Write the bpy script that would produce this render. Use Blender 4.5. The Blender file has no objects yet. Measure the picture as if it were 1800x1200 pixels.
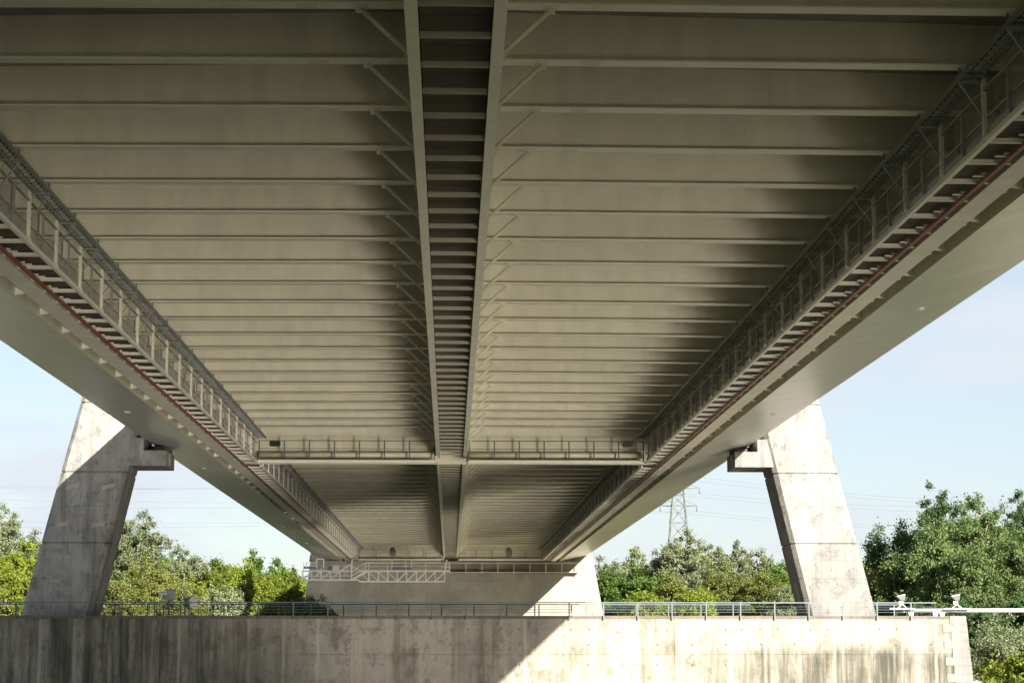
import bpy, math, random
import numpy as np
from mathutils import Vector, Matrix

random.seed(7)
SC = bpy.context.scene
COL = SC.collection

# ------------------------------------------------------------------ camera
F_PX = 3750.0                       # focal length in pixels of the 1800 px wide photograph
PITCH = math.atan(538.0 / F_PX)
YAW = math.atan(109.0 / F_PX * math.cos(PITCH))
CAM = Vector((-0.055, 0.0, 0.0))    # eye height is z = 0; the river lies 6 m below
cd = bpy.data.cameras.new('camera')
cd.sensor_width = 36.0
cd.lens = 36.0 * F_PX / 1800.0
cd.clip_start = 0.5
cd.clip_end = 6000.0
cam = bpy.data.objects.new('camera', cd)
COL.objects.link(cam)
cam.location = CAM
cam.rotation_euler = (math.radians(90) + PITCH, 0, -YAW)
SC.camera = cam
FWD = Vector((math.sin(YAW) * math.cos(PITCH), math.cos(YAW) * math.cos(PITCH), math.sin(PITCH)))
RIGHT = Vector((math.cos(YAW), -math.sin(YAW), 0))
UP = RIGHT.cross(FWD)

def at(px, py, Y):
    """world point seen at a pixel of the photograph, on the upright plane Y"""
    d = FWD + RIGHT * ((px - 900) / F_PX) + UP * ((600 - py) / F_PX)
    return CAM + d * (Y / d.y)

# ------------------------------------------------------------------ sky, sun, exposure
SUN_D = Vector((-1.0, 2.0, -0.93)).normalized()
w = bpy.data.worlds.new('World')
SC.world = w
w.use_nodes = True
nt = w.node_tree
nt.nodes.clear()
sky = nt.nodes.new('ShaderNodeTexSky')
sky.sky_type = 'NISHITA'
sky.sun_disc = False
sky.sun_elevation = math.asin(-SUN_D.z)
sky.sun_rotation = math.radians(153.4)
sky.air_density = 1.0
sky.dust_density = 0.7
sky.ozone_density = 2.0
tc = nt.nodes.new('ShaderNodeTexCoord')
mp = nt.nodes.new('ShaderNodeMapping')
mp.inputs['Scale'].default_value = (2.2, 2.2, 7.0)
mp.inputs['Location'].default_value = (0.3, 0.1, 0.2)
n1 = nt.nodes.new('ShaderNodeTexNoise')
n1.inputs['Scale'].default_value = 3.4
n1.inputs['Detail'].default_value = 8
n1.inputs['Roughness'].default_value = 0.55
cr = nt.nodes.new('ShaderNodeValToRGB')
cr.color_ramp.elements[0].position = 0.45
cr.color_ramp.elements[0].color = (0.52, 0.52, 0.52, 1)
cr.color_ramp.elements[1].position = 0.62
cr.color_ramp.elements[1].color = (0.97, 0.97, 0.97, 1)
mx = nt.nodes.new('ShaderNodeMixRGB')
mx.inputs['Color2'].default_value = (5.0, 5.4, 5.9, 1)
bg = nt.nodes.new('ShaderNodeBackground')
bg.inputs['Strength'].default_value = 0.040
wo = nt.nodes.new('ShaderNodeOutputWorld')
nt.links.new(tc.outputs['Generated'], mp.inputs['Vector'])
nt.links.new(mp.outputs['Vector'], n1.inputs['Vector'])
nt.links.new(n1.outputs['Fac'], cr.inputs['Fac'])
nt.links.new(cr.outputs['Color'], mx.inputs['Fac'])
nt.links.new(sky.outputs['Color'], mx.inputs['Color1'])
nt.links.new(mx.outputs['Color'], bg.inputs['Color'])
nt.links.new(bg.outputs['Background'], wo.inputs['Surface'])

sd = bpy.data.lights.new('sun', 'SUN')
sd.energy = 5.0
sd.angle = math.radians(0.53)
sd.color = (1.0, 0.93, 0.82)
so = bpy.data.objects.new('sun', sd)
COL.objects.link(so)
so.rotation_euler = SUN_D.to_track_quat('-Z', 'Y').to_euler()

SC.view_settings.view_transform = 'Standard'
SC.view_settings.look = 'None'
SC.view_settings.gamma = 1.0
SC.view_settings.use_curve_mapping = False
SC.view_settings.exposure = 1.96
SC.render.engine = 'CYCLES'
SC.cycles.use_denoising = True
SC.cycles.max_bounces = 8
SC.cycles.diffuse_bounces = 5
SC.cycles.use_adaptive_sampling = False
SC.cycles.use_guiding = True
SC.cycles.use_surface_guiding = True
SC.cycles.use_volume_guiding = False
SC.cycles.guiding_training_samples = 64
SC.cycles.caustics_reflective = True
SC.cycles.blur_glossy = 0.0

# ------------------------------------------------------------------ materials
MATS = {}
def new_mat(name):
    m = bpy.data.materials.new(name)
    m.use_nodes = True
    t = m.node_tree
    b = t.nodes['Principled BSDF']
    MATS[name] = m
    return m, t, b

def noise(t, scale, detail=5, vec=None, stretch=None, rough=0.55):
    n = t.nodes.new('ShaderNodeTexNoise')
    n.inputs['Scale'].default_value = scale
    n.inputs['Detail'].default_value = detail
    n.inputs['Roughness'].default_value = rough
    g = t.nodes.new('ShaderNodeNewGeometry')
    m = t.nodes.new('ShaderNodeMapping')
    m.inputs['Scale'].default_value = stretch or (1, 1, 1)
    t.links.new(g.outputs['Position'], m.inputs['Vector'])
    t.links.new(m.outputs['Vector'], n.inputs['Vector'])
    return n

def ramp(t, src, p0, p1, c0=(0, 0, 0, 1), c1=(1, 1, 1, 1)):
    r = t.nodes.new('ShaderNodeValToRGB')
    r.color_ramp.elements[0].position = p0
    r.color_ramp.elements[0].color = c0
    r.color_ramp.elements[1].position = p1
    r.color_ramp.elements[1].color = c1
    t.links.new(src, r.inputs['Fac'])
    return r

def mix(t, fac, a, b, mode='MIX'):
    m = t.nodes.new('ShaderNodeMixRGB')
    m.blend_type = mode
    for key, v in (('Fac', fac), ('Color1', a), ('Color2', b)):
        if isinstance(v, (int, float)):
            m.inputs[key].default_value = v
        elif isinstance(v, tuple):
            m.inputs[key].default_value = v if len(v) == 4 else (*v, 1)
        else:
            t.links.new(v, m.inputs[key])
    return m.outputs['Color']

def bump(t, b, src, strength=0.2, dist=0.02):
    n = t.nodes.new('ShaderNodeBump')
    n.inputs['Strength'].default_value = strength
    n.inputs['Distance'].default_value = dist
    t.links.new(src, n.inputs['Height'])
    t.links.new(n.outputs['Normal'], b.inputs['Normal'])

def paint(name, col, rough=0.5, var=0.12, streak=None, metal=0.0, rust=0.0, wavy=False, vary=0.0):
    m, t, b = new_mat(name)
    n = noise(t, 0.9, 6)
    c = mix(t, ramp(t, n.outputs['Fac'], 0.3, 0.7).outputs['Color'],
            tuple(x * (1 - var) for x in col), tuple(min(1, x * (1 + var)) for x in col))
    if streak:
        s = noise(t, 1.0, 4, stretch=streak)
        c = mix(t, ramp(t, s.outputs['Fac'], 0.45, 0.75).outputs['Color'], c, tuple(x * (1 - 1.6 * var) for x in col))
    if rust:
        rr = noise(t, 2.3, 8, stretch=(1, 1, 0.5))
        c = mix(t, ramp(t, rr.outputs['Fac'], 0.66, 0.74).outputs['Color'], c,
                mix(t, rust, c, (0.17, 0.07, 0.03, 1)))
    if vary:                                    # each beam was painted on its own day
        oi = t.nodes.new('ShaderNodeObjectInfo'); mr = t.nodes.new('ShaderNodeMapRange')
        mr.inputs['To Min'].default_value = 1 - vary; mr.inputs['To Max'].default_value = 1 + vary
        t.links.new(oi.outputs['Random'], mr.inputs['Value'])
        hv = t.nodes.new('ShaderNodeHueSaturation'); t.links.new(c, hv.inputs['Color']); t.links.new(mr.outputs['Result'], hv.inputs['Value'])
        c = hv.outputs['Color']
    t.links.new(c, b.inputs['Base Color'])
    b.inputs['Roughness'].default_value = rough
    b.inputs['Metallic'].default_value = metal
    if wavy:
        wv = noise(t, 1.0, 3, stretch=(0.25, 1.1, 0.25))
        bump(t, b, wv.outputs['Fac'], 0.25, 0.03)
    return m

paint('steel', (0.64, 0.60, 0.45), 0.5, 0.075, streak=(2.2, 3, 0.3), rust=0.07, vary=0.07)
paint('bar_beige', (0.30, 0.275, 0.205), 0.5, 0.12)
paint('hood_grey', (0.085, 0.088, 0.088), 0.5, 0.2)
paint('steel_fascia', (0.44, 0.44, 0.37), 0.33, 0.11, streak=(0.10, 2.2, 0.10), rust=0.10, wavy=True)
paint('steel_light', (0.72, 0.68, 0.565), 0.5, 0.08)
paint('galvanised', (0.30, 0.31, 0.30), 0.45, 0.15, metal=0.35)
paint('galvanised_dark', (0.17, 0.18, 0.17), 0.5, 0.2, metal=0.3)
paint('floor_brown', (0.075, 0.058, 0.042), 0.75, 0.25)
paint('red_oxide', (0.23, 0.058, 0.03), 0.5, 0.25, rust=0.5)
paint('black', (0.012, 0.012, 0.012), 0.7, 0.2)
paint('rail_grey', (0.085, 0.105, 0.115), 0.5, 0.15, metal=0.1)
paint('white_paint', (0.42, 0.42, 0.41), 0.4, 0.04)
paint('gantry_white', (0.60, 0.58, 0.50), 0.45, 0.08)
paint('blue_paint', (0.05, 0.14, 0.30), 0.45, 0.2)
paint('grey_plastic', (0.22, 0.23, 0.235), 0.4, 0.08)
paint('dark_device', (0.09, 0.10, 0.11), 0.45, 0.15)
paint('lamp_disc', (0.62, 0.60, 0.54), 0.4, 0.05)
paint('tower_steel', (0.065, 0.078, 0.066), 0.6, 0.15)
paint('wire', (0.10, 0.11, 0.12), 0.5, 0.1)
paint('bearing', (0.05, 0.05, 0.05), 0.7, 0.2)

def concrete(name, col, stain=(0.10, 0.10, 0.09), amount=0.5, post_step=None, algae=0.0, rust=0.35, rough=0.85, streak_lo=0.5):
    m, t, b = new_mat(name)
    big = noise(t, 0.28, 7, rough=0.62)
    fine = noise(t, 5.0, 8, rough=0.65)
    st = noise(t, 1.0, 6, stretch=(1.5, 1.5, 0.10))
    c = mix(t, ramp(t, big.outputs['Fac'], 0.36, 0.64).outputs['Color'], tuple(x * 0.74 for x in col), tuple(min(1, x * 1.14) for x in col))
    def part(src, lo, hi, k): return mix(t, 1.0, ramp(t, src, lo, hi).outputs['Color'], (k,) * 3, 'MULTIPLY')
    c = mix(t, part(st.outputs['Fac'], streak_lo, streak_lo + 0.2, amount), c, stain)
    patch = noise(t, 0.75, 9, rough=0.72)
    c = mix(t, part(patch.outputs['Fac'], 0.50, 0.62, amount), c, tuple(x * 1.25 for x in stain))
    blot = noise(t, 2.6, 8, stretch=(1, 1, 0.6), rough=0.7)
    c = mix(t, part(blot.outputs['Fac'], 0.56, 0.68, amount * 0.9), c, tuple(x * 0.9 for x in stain))
    pale = noise(t, 1.1, 7, stretch=(1, 1, 0.35), rough=0.7)
    c = mix(t, part(pale.outputs['Fac'], 0.56, 0.66, 0.45), c, tuple(min(1, x * 1.35) for x in col))
    thin = noise(t, 1.0, 5, stretch=(7, 7, 0.25), rough=0.6)
    c = mix(t, part(thin.outputs['Fac'], 0.55, 0.70, amount * 0.7), c, stain)
    if algae:
        # the damp lower band of the wall, broken into ragged vertical runs
        g = t.nodes.new('ShaderNodeNewGeometry')
        sx = t.nodes.new('ShaderNodeSeparateXYZ')
        t.links.new(g.outputs['Position'], sx.inputs[0])
        run = noise(t, 1.0, 7, stretch=(1.8, 1, 0.12), rough=0.7)
        wob = noise(t, 0.35, 6, stretch=(1, 1, 0.6), rough=0.7)
        def mr(src, a0, a1):
            k = t.nodes.new('ShaderNodeMapRange'); k.interpolation_type = 'SMOOTHSTEP'
            k.inputs['From Min'].default_value = a0; k.inputs['From Max'].default_value = a1
            t.links.new(src, k.inputs['Value']); return k.outputs['Result']
        def add_(src, k):
            q = t.nodes.new('ShaderNodeMath'); q.operation = 'MULTIPLY_ADD'
            t.links.new(wob.outputs['Fac'], q.inputs[0]); q.inputs[1].default_value = k; t.links.new(src, q.inputs[2]); return q.outputs[0]
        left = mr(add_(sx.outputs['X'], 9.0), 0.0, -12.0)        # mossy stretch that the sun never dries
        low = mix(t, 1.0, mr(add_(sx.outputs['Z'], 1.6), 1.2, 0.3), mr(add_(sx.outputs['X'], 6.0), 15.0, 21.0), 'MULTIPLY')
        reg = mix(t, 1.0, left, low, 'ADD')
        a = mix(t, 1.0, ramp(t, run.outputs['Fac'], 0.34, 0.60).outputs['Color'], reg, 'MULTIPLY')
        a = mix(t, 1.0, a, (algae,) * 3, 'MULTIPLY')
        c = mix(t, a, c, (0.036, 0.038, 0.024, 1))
    if post_step:
        # clean pale run-off lines below every railing post
        g = t.nodes.new('ShaderNodeNewGeometry')
        sx = t.nodes.new('ShaderNodeSeparateXYZ')
        t.links.new(g.outputs['Position'], sx.inputs[0])
        wob = noise(t, 1.2, 4, stretch=(0.3, 1, 1.0))
        def math_(op, a, v):
            k = t.nodes.new('ShaderNodeMath'); k.operation = op
            for i, q in enumerate((a, v)):
                if isinstance(q, (int, float)): k.inputs[i].default_value = q
                else: t.links.new(q, k.inputs[i])
            return k.outputs[0]
        x = math_('ADD', sx.outputs['X'], math_('MULTIPLY', wob.outputs['Fac'], 0.16))
        x = math_('SUBTRACT', x, post_step[1])
        pp = math_('PINGPONG', x, post_step[0] / 2)
        r_ = ramp(t, pp, 0.03, 0.13, (1, 1, 1, 1), (0, 0, 0, 1))
        brk = noise(t, 0.45, 4, stretch=(1, 1, 0.4))
        k = mix(t, 1.0, r_.outputs['Color'], ramp(t, brk.outputs['Fac'], 0.40, 0.62).outputs['Color'], 'MULTIPLY')
        c = mix(t, mix(t, 1.0, k, (0.65,) * 3, 'MULTIPLY'), c, tuple(min(1, x * 1.25) for x in col))
    if rust:
        rr = noise(t, 1.0, 4, stretch=(2.4, 2.4, 0.22))
        c = mix(t, mix(t, 1.0, ramp(t, rr.outputs['Fac'], 0.64, 0.74).outputs['Color'], (rust,) * 3, 'MULTIPLY'), c, (0.30, 0.17, 0.075, 1))
    c = mix(t, 0.22, c, mix(t, 1.0, c, fine.outputs['Fac'], 'MULTIPLY'))
    t.links.new(c, b.inputs['Base Color'])
    b.inputs['Roughness'].default_value = rough
    bump(t, b, fine.outputs['Fac'], 0.35, 0.02)
    return m

concrete('concrete_leg', (0.245, 0.233, 0.212), (0.085, 0.084, 0.083), 0.80, rust=0.14)
concrete('concrete_wall', (0.285, 0.260, 0.215), (0.085, 0.072, 0.050), 0.66, post_step=(1.818, 0.35), algae=0.97, rust=0.30, streak_lo=0.52)
concrete('concrete_pier', (0.29, 0.275, 0.232), (0.23, 0.20, 0.15), 0.28, rust=0.25)
concrete('concrete_coping', (0.13, 0.11, 0.09), (0.06, 0.055, 0.05), 0.5, rust=0.05)
concrete('stone_quoin', (0.18, 0.178, 0.172), (0.12, 0.112, 0.10), 0.5, rust=0.10)
paint('mesh_brown', (0.20, 0.165, 0.115), 0.7, 0.2)
concrete('deck_slab', (0.33, 0.31, 0.27), (0.16, 0.15, 0.13), 0.4, rust=0.05)
concrete('rock', (0.30, 0.27, 0.24), (0.12, 0.11, 0.10), 0.5, rust=0.0)

def ground_mat(name, a, b_, scale, rough=0.95):
    m, t, b = new_mat(name)
    n = noise(t, scale, 8)
    n2 = noise(t, scale * 14, 6)
    c = mix(t, ramp(t, n.outputs['Fac'], 0.35, 0.65).outputs['Color'], a, b_)
    c = mix(t, 0.4, c, mix(t, 1.0, c, n2.outputs['Fac'], 'MULTIPLY'))
    t.links.new(c, b.inputs['Base Color'])
    b.inputs['Roughness'].default_value = rough
    bump(t, b, n2.outputs['Fac'], 0.5, 0.05)
ground_mat('quay_grass', (0.10, 0.12, 0.05), (0.20, 0.18, 0.12), 0.12)
ground_mat('meadow', (0.26, 0.25, 0.13), (0.40, 0.36, 0.24), 0.06)

m, t, b = new_mat('water')
b.inputs['Base Color'].default_value = (0.045, 0.048, 0.028, 1)
b.inputs['Roughness'].default_value = 0.28
b.inputs['IOR'].default_value = 1.333

def leaf_mat(name, c0, c1, trans=0.35):
    m, t, b = new_mat(name)
    g = t.nodes.new('ShaderNodeNewGeometry')
    oi = t.nodes.new('ShaderNodeObjectInfo')
    c = mix(t, ramp(t, g.outputs['Random Per Island'], 0.0, 1.0).outputs['Color'], c0, c1)
    hv = t.nodes.new('ShaderNodeHueSaturation')
    mr = t.nodes.new('ShaderNodeMapRange')
    mr.inputs['To Min'].default_value = 0.8
    mr.inputs['To Max'].default_value = 1.2
    t.links.new(oi.outputs['Random'], mr.inputs['Value'])
    t.links.new(mr.outputs['Result'], hv.inputs['Value'])
    t.links.new(c, hv.inputs['Color'])
    t.links.new(hv.outputs['Color'], b.inputs['Base Color'])
    b.inputs['Roughness'].default_value = 0.75
    b.inputs['Specular IOR Level'].default_value = 0.25
    tr = t.nodes.new('ShaderNodeBsdfTranslucent')
    t.links.new(hv.outputs['Color'], tr.inputs['Color'])
    ms = t.nodes.new('ShaderNodeMixShader')
    ms.inputs['Fac'].default_value = trans
    t.links.new(b.outputs['BSDF'], ms.inputs[1])
    t.links.new(tr.outputs['BSDF'], ms.inputs[2])
    t.links.new(ms.outputs['Shader'], t.nodes['Material Output'].inputs['Surface'])
leaf_mat('leaf_silver', (0.105, 0.135, 0.058), (0.205, 0.235, 0.130))
leaf_mat('leaf_greygreen', (0.068, 0.112, 0.028), (0.148, 0.200, 0.072))
leaf_mat('leaf_bright', (0.095, 0.138, 0.012), (0.200, 0.235, 0.030), 0.42)
leaf_mat('leaf_olive', (0.078, 0.098, 0.020), (0.160, 0.175, 0.042), 0.38)
leaf_mat('leaf_green', (0.042, 0.090, 0.014), (0.105, 0.170, 0.030), 0.38)
leaf_mat('leaf_dark', (0.024, 0.058, 0.016), (0.075, 0.125, 0.038))
paint('bark', (0.16, 0.13, 0.10), 0.9, 0.25)

# ------------------------------------------------------------------ mesh helpers
BOX_F = [(0, 3, 2, 1), (4, 5, 6, 7), (0, 1, 5, 4), (1, 2, 6, 5), (2, 3, 7, 6), (3, 0, 4, 7)]
class MB:
    def __init__(s):
        s.v = []; s.f = []; s.smooth = []
    def hexa(s, pts):
        n = len(s.v); s.v += [tuple(p) for p in pts]
        s.f += [tuple(i + n for i in q) for q in BOX_F]; s.smooth += [False] * 6
        return s
    def box(s, x0, x1, y0, y1, z0, z1):
        return s.hexa([(x0, y0, z0), (x1, y0, z0), (x1, y1, z0), (x0, y1, z0), (x0, y0, z1), (x1, y0, z1), (x1, y1, z1), (x0, y1, z1)])
    def frame(s, a, b):
        a = Vector(a); b = Vector(b); d = (b - a).normalized()
        ref = Vector((0, 0, 1)) if abs(d.z) < 0.95 else Vector((0, 1, 0))
        u = d.cross(ref).normalized(); v = u.cross(d)
        return a, b, u, v
    def bar(s, a, b, w, h=None):
        h = h or w
        a, b, u, v = s.frame(a, b)
        q = [(-w / 2, -h / 2), (w / 2, -h / 2), (w / 2, h / 2), (-w / 2, h / 2)]
        return s.hexa([a + u * x + v * y for x, y in q] + [b + u * x + v * y for x, y in q])
    def tube(s, a, b, r, n=8, r2=None, caps=True):
        r2 = r if r2 is None else r2
        a, b, u, v = s.frame(a, b)
        k = len(s.v)
        for p, rr in ((a, r), (b, r2)):
            for i in range(n):
                g = 2 * math.pi * i / n
                s.v.append(tuple(p + u * (rr * math.cos(g)) + v * (rr * math.sin(g))))
        for i in range(n):
            j = (i + 1) % n
            s.f.append((k + i, k + j, k + n + j, k + n + i)); s.smooth.append(True)
        if caps:
            s.f.append(tuple(k + i for i in reversed(range(n)))); s.smooth.append(False)
            s.f.append(tuple(k + n + i for i in range(n))); s.smooth.append(False)
        return s
    def prism(s, poly, axis, a, b):
        """extrude a 2-D polygon along an axis (0: poly is (y, z); 1: poly is (x, z); 2: poly is (x, y))"""
        k = len(s.v); n = len(poly)
        for c in (a, b):
            for p in poly:
                q = list(p); q.insert(axis, c); s.v.append(tuple(q))
        for i in range(n):
            j = (i + 1) % n
            s.f.append((k + i, k + j, k + n + j, k + n + i)); s.smooth.append(False)
        s.f.append(tuple(k + i for i in reversed(range(n)))); s.smooth.append(False)
        s.f.append(tuple(k + n + i for i in range(n))); s.smooth.append(False)
        return s
    def mesh(s, name, mat):
        me = bpy.data.meshes.new(name)
        me.from_pydata(s.v, [], s.f)
        me.polygons.foreach_set('use_smooth', s.smooth)
        me.materials.append(MATS[mat])
        import bmesh
        bm = bmesh.new(); bm.from_mesh(me)
        bmesh.ops.recalc_face_normals(bm, faces=bm.faces)
        bm.to_mesh(me); bm.free()
        me.update()
        return me
    def build(s, name, mat, parent=None):
        return put(name, s.mesh(name, mat), parent)

def put(name, me, parent=None, loc=None):
    o = bpy.data.objects.new(name, me)
    COL.objects.link(o)
    if parent is not None:
        o.parent = parent
    if loc is not None:
        o.location = loc
    return o

def tag(o, label, cat, group=None):
    o['label'] = label; o['category'] = cat
    if group: o['group'] = group
    return o

def thing(name, label, cat, loc=(0, 0, 0), group=None):
    o = bpy.data.objects.new(name, None)
    o.empty_display_size = 0.5
    COL.objects.link(o)
    o.location = loc
    return tag(o, label, cat, group)

def structure(o):
    o['kind'] = 'structure'; return o

# ------------------------------------------------------------------ dimensions of the bridge
S = 3.88                            # spacing of the cross beams
Y0 = 38.95                          # a cross beam stands here, the others every S metres
DECK_A, DECK_B = -60.0, 300.0
HB = 12.0                           # underside of cross beams
HG = 10.75                          # underside of the centre girders
HW = 10.30                          # underside of the side walkways and edge girders
XW = 10.98                          # railing line of the side walkways
XE = 16.5                           # outer edge of the deck
PY = 120.7                          # diaphragm above the near pylon
PZ = 256.0                          # diaphragm at the far pier
def slab_z(x): return 13.05 - 0.018 * abs(x)
def beam_z(x): return HB - 0.004 * abs(x)
beam_ys = [Y0 + S * k for k in range(-3, 60)]
beam_ys = [y for y in beam_ys if y < PZ - 1.5 and abs(y - PY) > 1.7]

# ------------------------------------------------------------------ ground and water
def sheet(name, mat, xs, ys, zf):
    vs = [(x, y, zf(x, y)) for y in ys for x in xs]
    n = len(xs)
    fs = [(j * n + i, j * n + i + 1, (j + 1) * n + i + 1, (j + 1) * n + i) for j in range(len(ys) - 1) for i in range(n - 1)]
    me = bpy.data.meshes.new(name); me.from_pydata(vs, [], fs); me.materials.append(MATS[mat])
    me.polygons.foreach_set('use_smooth', [True] * len(fs))
    return structure(put(name, me))
def sm(a, b, v):
    q = min(1, max(0, (v - a) / (b - a))); return q * q * (3 - 2 * q)
sheet('water', 'water', [-1500, -200, 0, 200, 1500], [6.2, 60, 120, 262], lambda x, y: -6.0)
qx = [-1500, -300, -120] + list(range(-100, 101, 10)) + [120, 300, 1500]
sheet('quay', 'quay_grass', qx, [-1500, -300, -100, -30, 0, 6, 6.3, 6.5], lambda x, y: -1.7 if y <= 6.05 else -7.0)
def land_z(x, y):
    right = sm(29, 37, x + 1.2 * math.sin(y * 0.23))
    k = max(sm(234, 249, y + 2 * math.sin(x * 0.11)), right * sm(110, 134, y))
    hi = -1.9 + 0.3 * math.sin(x * 0.08) * math.sin(y * 0.05)
    return -7.5 + (hi + 7.5) * k
lx = [-3000, -900, -400, -200, -120, -80, -60, -40, -20, 0, 10, 20, 26, 28, 29, 30, 31, 32, 33, 34, 35, 36, 37, 38, 40, 45, 50, 60, 80, 110, 160, 300, 700, 3000]
ly = [108, 110, 112, 114, 116, 118, 120, 122, 124, 126, 128, 130, 132, 134, 138, 145, 160, 180, 200, 220, 230, 234, 238, 242, 246, 250, 260, 280, 320, 450, 700, 1500, 4500]
sheet('meadow', 'meadow', lx, ly, land_z)

# ------------------------------------------------------------------ bridge deck
deck = thing('bridge_deck', 'beige steel underside of the bridge deck with close set cross beams', 'bridge')
# concrete slab with crossfall
XS = 13.2
MB().prism([(-XS, slab_z(XS)), (0, slab_z(0)), (XS, slab_z(XS)), (XS, slab_z(XS) + 0.30), (0, slab_z(0) + 0.40), (-XS, slab_z(XS) + 0.30)], 1, DECK_A, DECK_B).build('slab', 'deck_slab', deck)
for sgn in (-1, 1):
    MB().box(min(sgn * 13.1, sgn * XE), max(sgn * 13.1, sgn * XE), DECK_A, DECK_B, 12.2, 12.28).build('edge_plate', 'deck_slab', deck)
# cross beams, one mesh for each side
for sgn in (-1, 1):
    xa, xb = sgn * 0.84, sgn * 12.22
    b = MB()
    k = [(xa, beam_z(xa)), (xb, beam_z(xb)), (xb, slab_z(xb) - 0.003), (xa, slab_z(xa) - 0.003)]
    b.prism(k, 1, -0.01, 0.01)
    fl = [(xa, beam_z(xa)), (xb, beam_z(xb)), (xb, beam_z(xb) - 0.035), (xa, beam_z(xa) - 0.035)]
    fm_ = MB().prism(fl, 1, -0.20, 0.20).mesh('flange', 'steel_light')  # paler colour paints in the lit rib line against the shaded web
    for q in (2.0, 5.4, 8.8):                                   # splice plates and web stiffeners behind the web
        b.box(min(sgn * q, sgn * (q + .012)), max(sgn * q, sgn * (q + .012)), 0.012, 0.14, beam_z(q) + 0.002, slab_z(q) - 0.02)
    for q in (3.7, 7.1, 10.3):
        b.box(min(sgn * q, sgn * (q + .02)), max(sgn * q, sgn * (q + .02)), -0.016, -0.0102, beam_z(q) + 0.002, slab_z(q) - 0.02)
    b.box(min(sgn * 2.6, sgn * 3.0), max(sgn * 2.6, sgn * 3.0), -0.13, 0.13, beam_z(2.6) - 0.047, beam_z(2.6) - 0.0355)
    bm_ = b.mesh('cross_beam', 'steel')
    kb = MB()
    kb.tube((sgn * 1.78, 0, beam_z(1.78) - 0.10), (sgn * 0.86, 0, HG + 0.28), 0.047, 10)
    kb.box(min(sgn * 1.66, sgn * 1.95), max(sgn * 1.66, sgn * 1.95), -0.07, 0.07, beam_z(1.8) - 0.062, beam_z(1.8) - 0.037)
    kb.box(min(sgn * 1.70, sgn * 1.88), max(sgn * 1.70, sgn * 1.88), -0.012, 0.012, beam_z(1.8) - 0.17, beam_z(1.8) - 0.062)
    kb.box(min(sgn * 0.80, sgn * 0.95), max(sgn * 0.80, sgn * 0.95), -0.012, 0.012, HG + 0.16, HG + 0.36)
    km_ = kb.mesh('knee_brace', 'steel')
    for y in beam_ys:
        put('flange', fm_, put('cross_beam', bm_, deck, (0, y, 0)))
        put('knee_brace', km_, deck, (0, y, 0))
    # centre girder
    c = sgn * 0.765
    g = MB()
    ya, yb = 15.0, PZ + 1.0
    g.box(c - 0.012, c + 0.012, ya, yb, HG + 0.04, slab_z(0.7) - 0.01)
    go = g.build('centre_girder', 'steel', deck)
    MB().box(c - 0.115, c + 0.115, ya, yb, HG, HG + 0.04).build('flange', 'steel_light', go)
    # edge girder
    e = sgn * 12.31
    g = MB()
    g.box(e - 0.015, e + 0.015, ya, yb, HW + 0.045, slab_z(12.3) - 0.01)
    go = g.build('edge_girder', 'steel', deck)
    MB().box(e - 0.27, e + 0.27, ya, yb, HW, HW + 0.045).build('flange', 'steel_light', go)
    # recess between edge girder and fascia
    MB().prism([(sgn * 12.33, 10.95), (sgn * 13.06, 10.75), (sgn * 13.06, 10.78), (sgn * 12.33, 10.98)], 1, ya, yb).build('recess_plate', 'steel', deck)
    MB().box(min(sgn * 13.06, sgn * 13.08), max(sgn * 13.06, sgn * 13.08), ya, yb, 10.315, 11.3).build('recess_plate', 'steel', deck)
    gm = MB()
    gm.prism([(sgn * 12.60, HW + 0.16), (sgn * 13.055, HW + 0.10), (sgn * 13.055, HW + 0.36), (sgn * 12.86, HW + 0.22), (sgn * 12.60, HW + 0.20)], 1, -0.012, 0.012)
    gm.box(min(sgn * 12.58, sgn * 12.66), max(sgn * 12.58, sgn * 12.66), -0.05, 0.05, HW + 0.02, HW + 0.26)
    gm = gm.mesh('gusset', 'steel_light')
    for y in beam_ys:
        if y > 40: put('gusset', gm, deck, (0, y + 0.9, 0))
    # smooth fascia, plate by plate
    PL = S * 3
    fm = MB().prism([(sgn * 13.05, 10.30), (sgn * XE, 11.10), (sgn * XE, 11.125), (sgn * 13.05, 10.325)], 1, 0, PL - 0.014).mesh('fascia_plate', 'steel_fascia')
    y = -55.0
    while y < 290:
        put('fascia_plate', fm, deck, (0, y, 0)); y += PL
    MB().prism([(sgn * XE, 11.10), (sgn * (XE + 0.02), 11.12), (sgn * (XE + 0.02), 12.3), (sgn * XE, 12.3)], 1, DECK_A, DECK_B).build('edge_beam', 'steel_fascia', deck)
    # round drain covers in the fascia
    dz = 10.30 + 0.8 * (14.9 - 13.05) / 3.45
    dm = MB().tube((sgn * 14.9, 0, dz - 0.03), (sgn * 14.9, 0, dz + 0.05), 0.17, 20)
    dm.tube((sgn * 14.9, 0, dz - 0.05), (sgn * 14.9, 0, dz - 0.02), 0.13, 20)
    dm = dm.mesh('drain_cover', 'lamp_disc')
    for k in range(7):
        put('drain_cover', dm, deck, (0, 67 + 31 * k, 0))

# floor between the centre girders
barm = MB()
barm.box(-0.64, 0.64, -0.006, 0.006, HG + 0.05, HG + 0.15)
barm.box(-0.64, 0.64, -0.006, 0.05, HG + 0.035, HG + 0.05)
barm = barm.mesh('floor_bar', 'bar_beige')
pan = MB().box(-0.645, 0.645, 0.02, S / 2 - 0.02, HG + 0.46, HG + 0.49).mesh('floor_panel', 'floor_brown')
y = Y0 - 3 * S
while y < PZ - 1:
    put('floor_bar', barm, deck, (0, y, 0))
    put('floor_panel', pan, deck, (0, y, 0))
    y += S / 2

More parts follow.
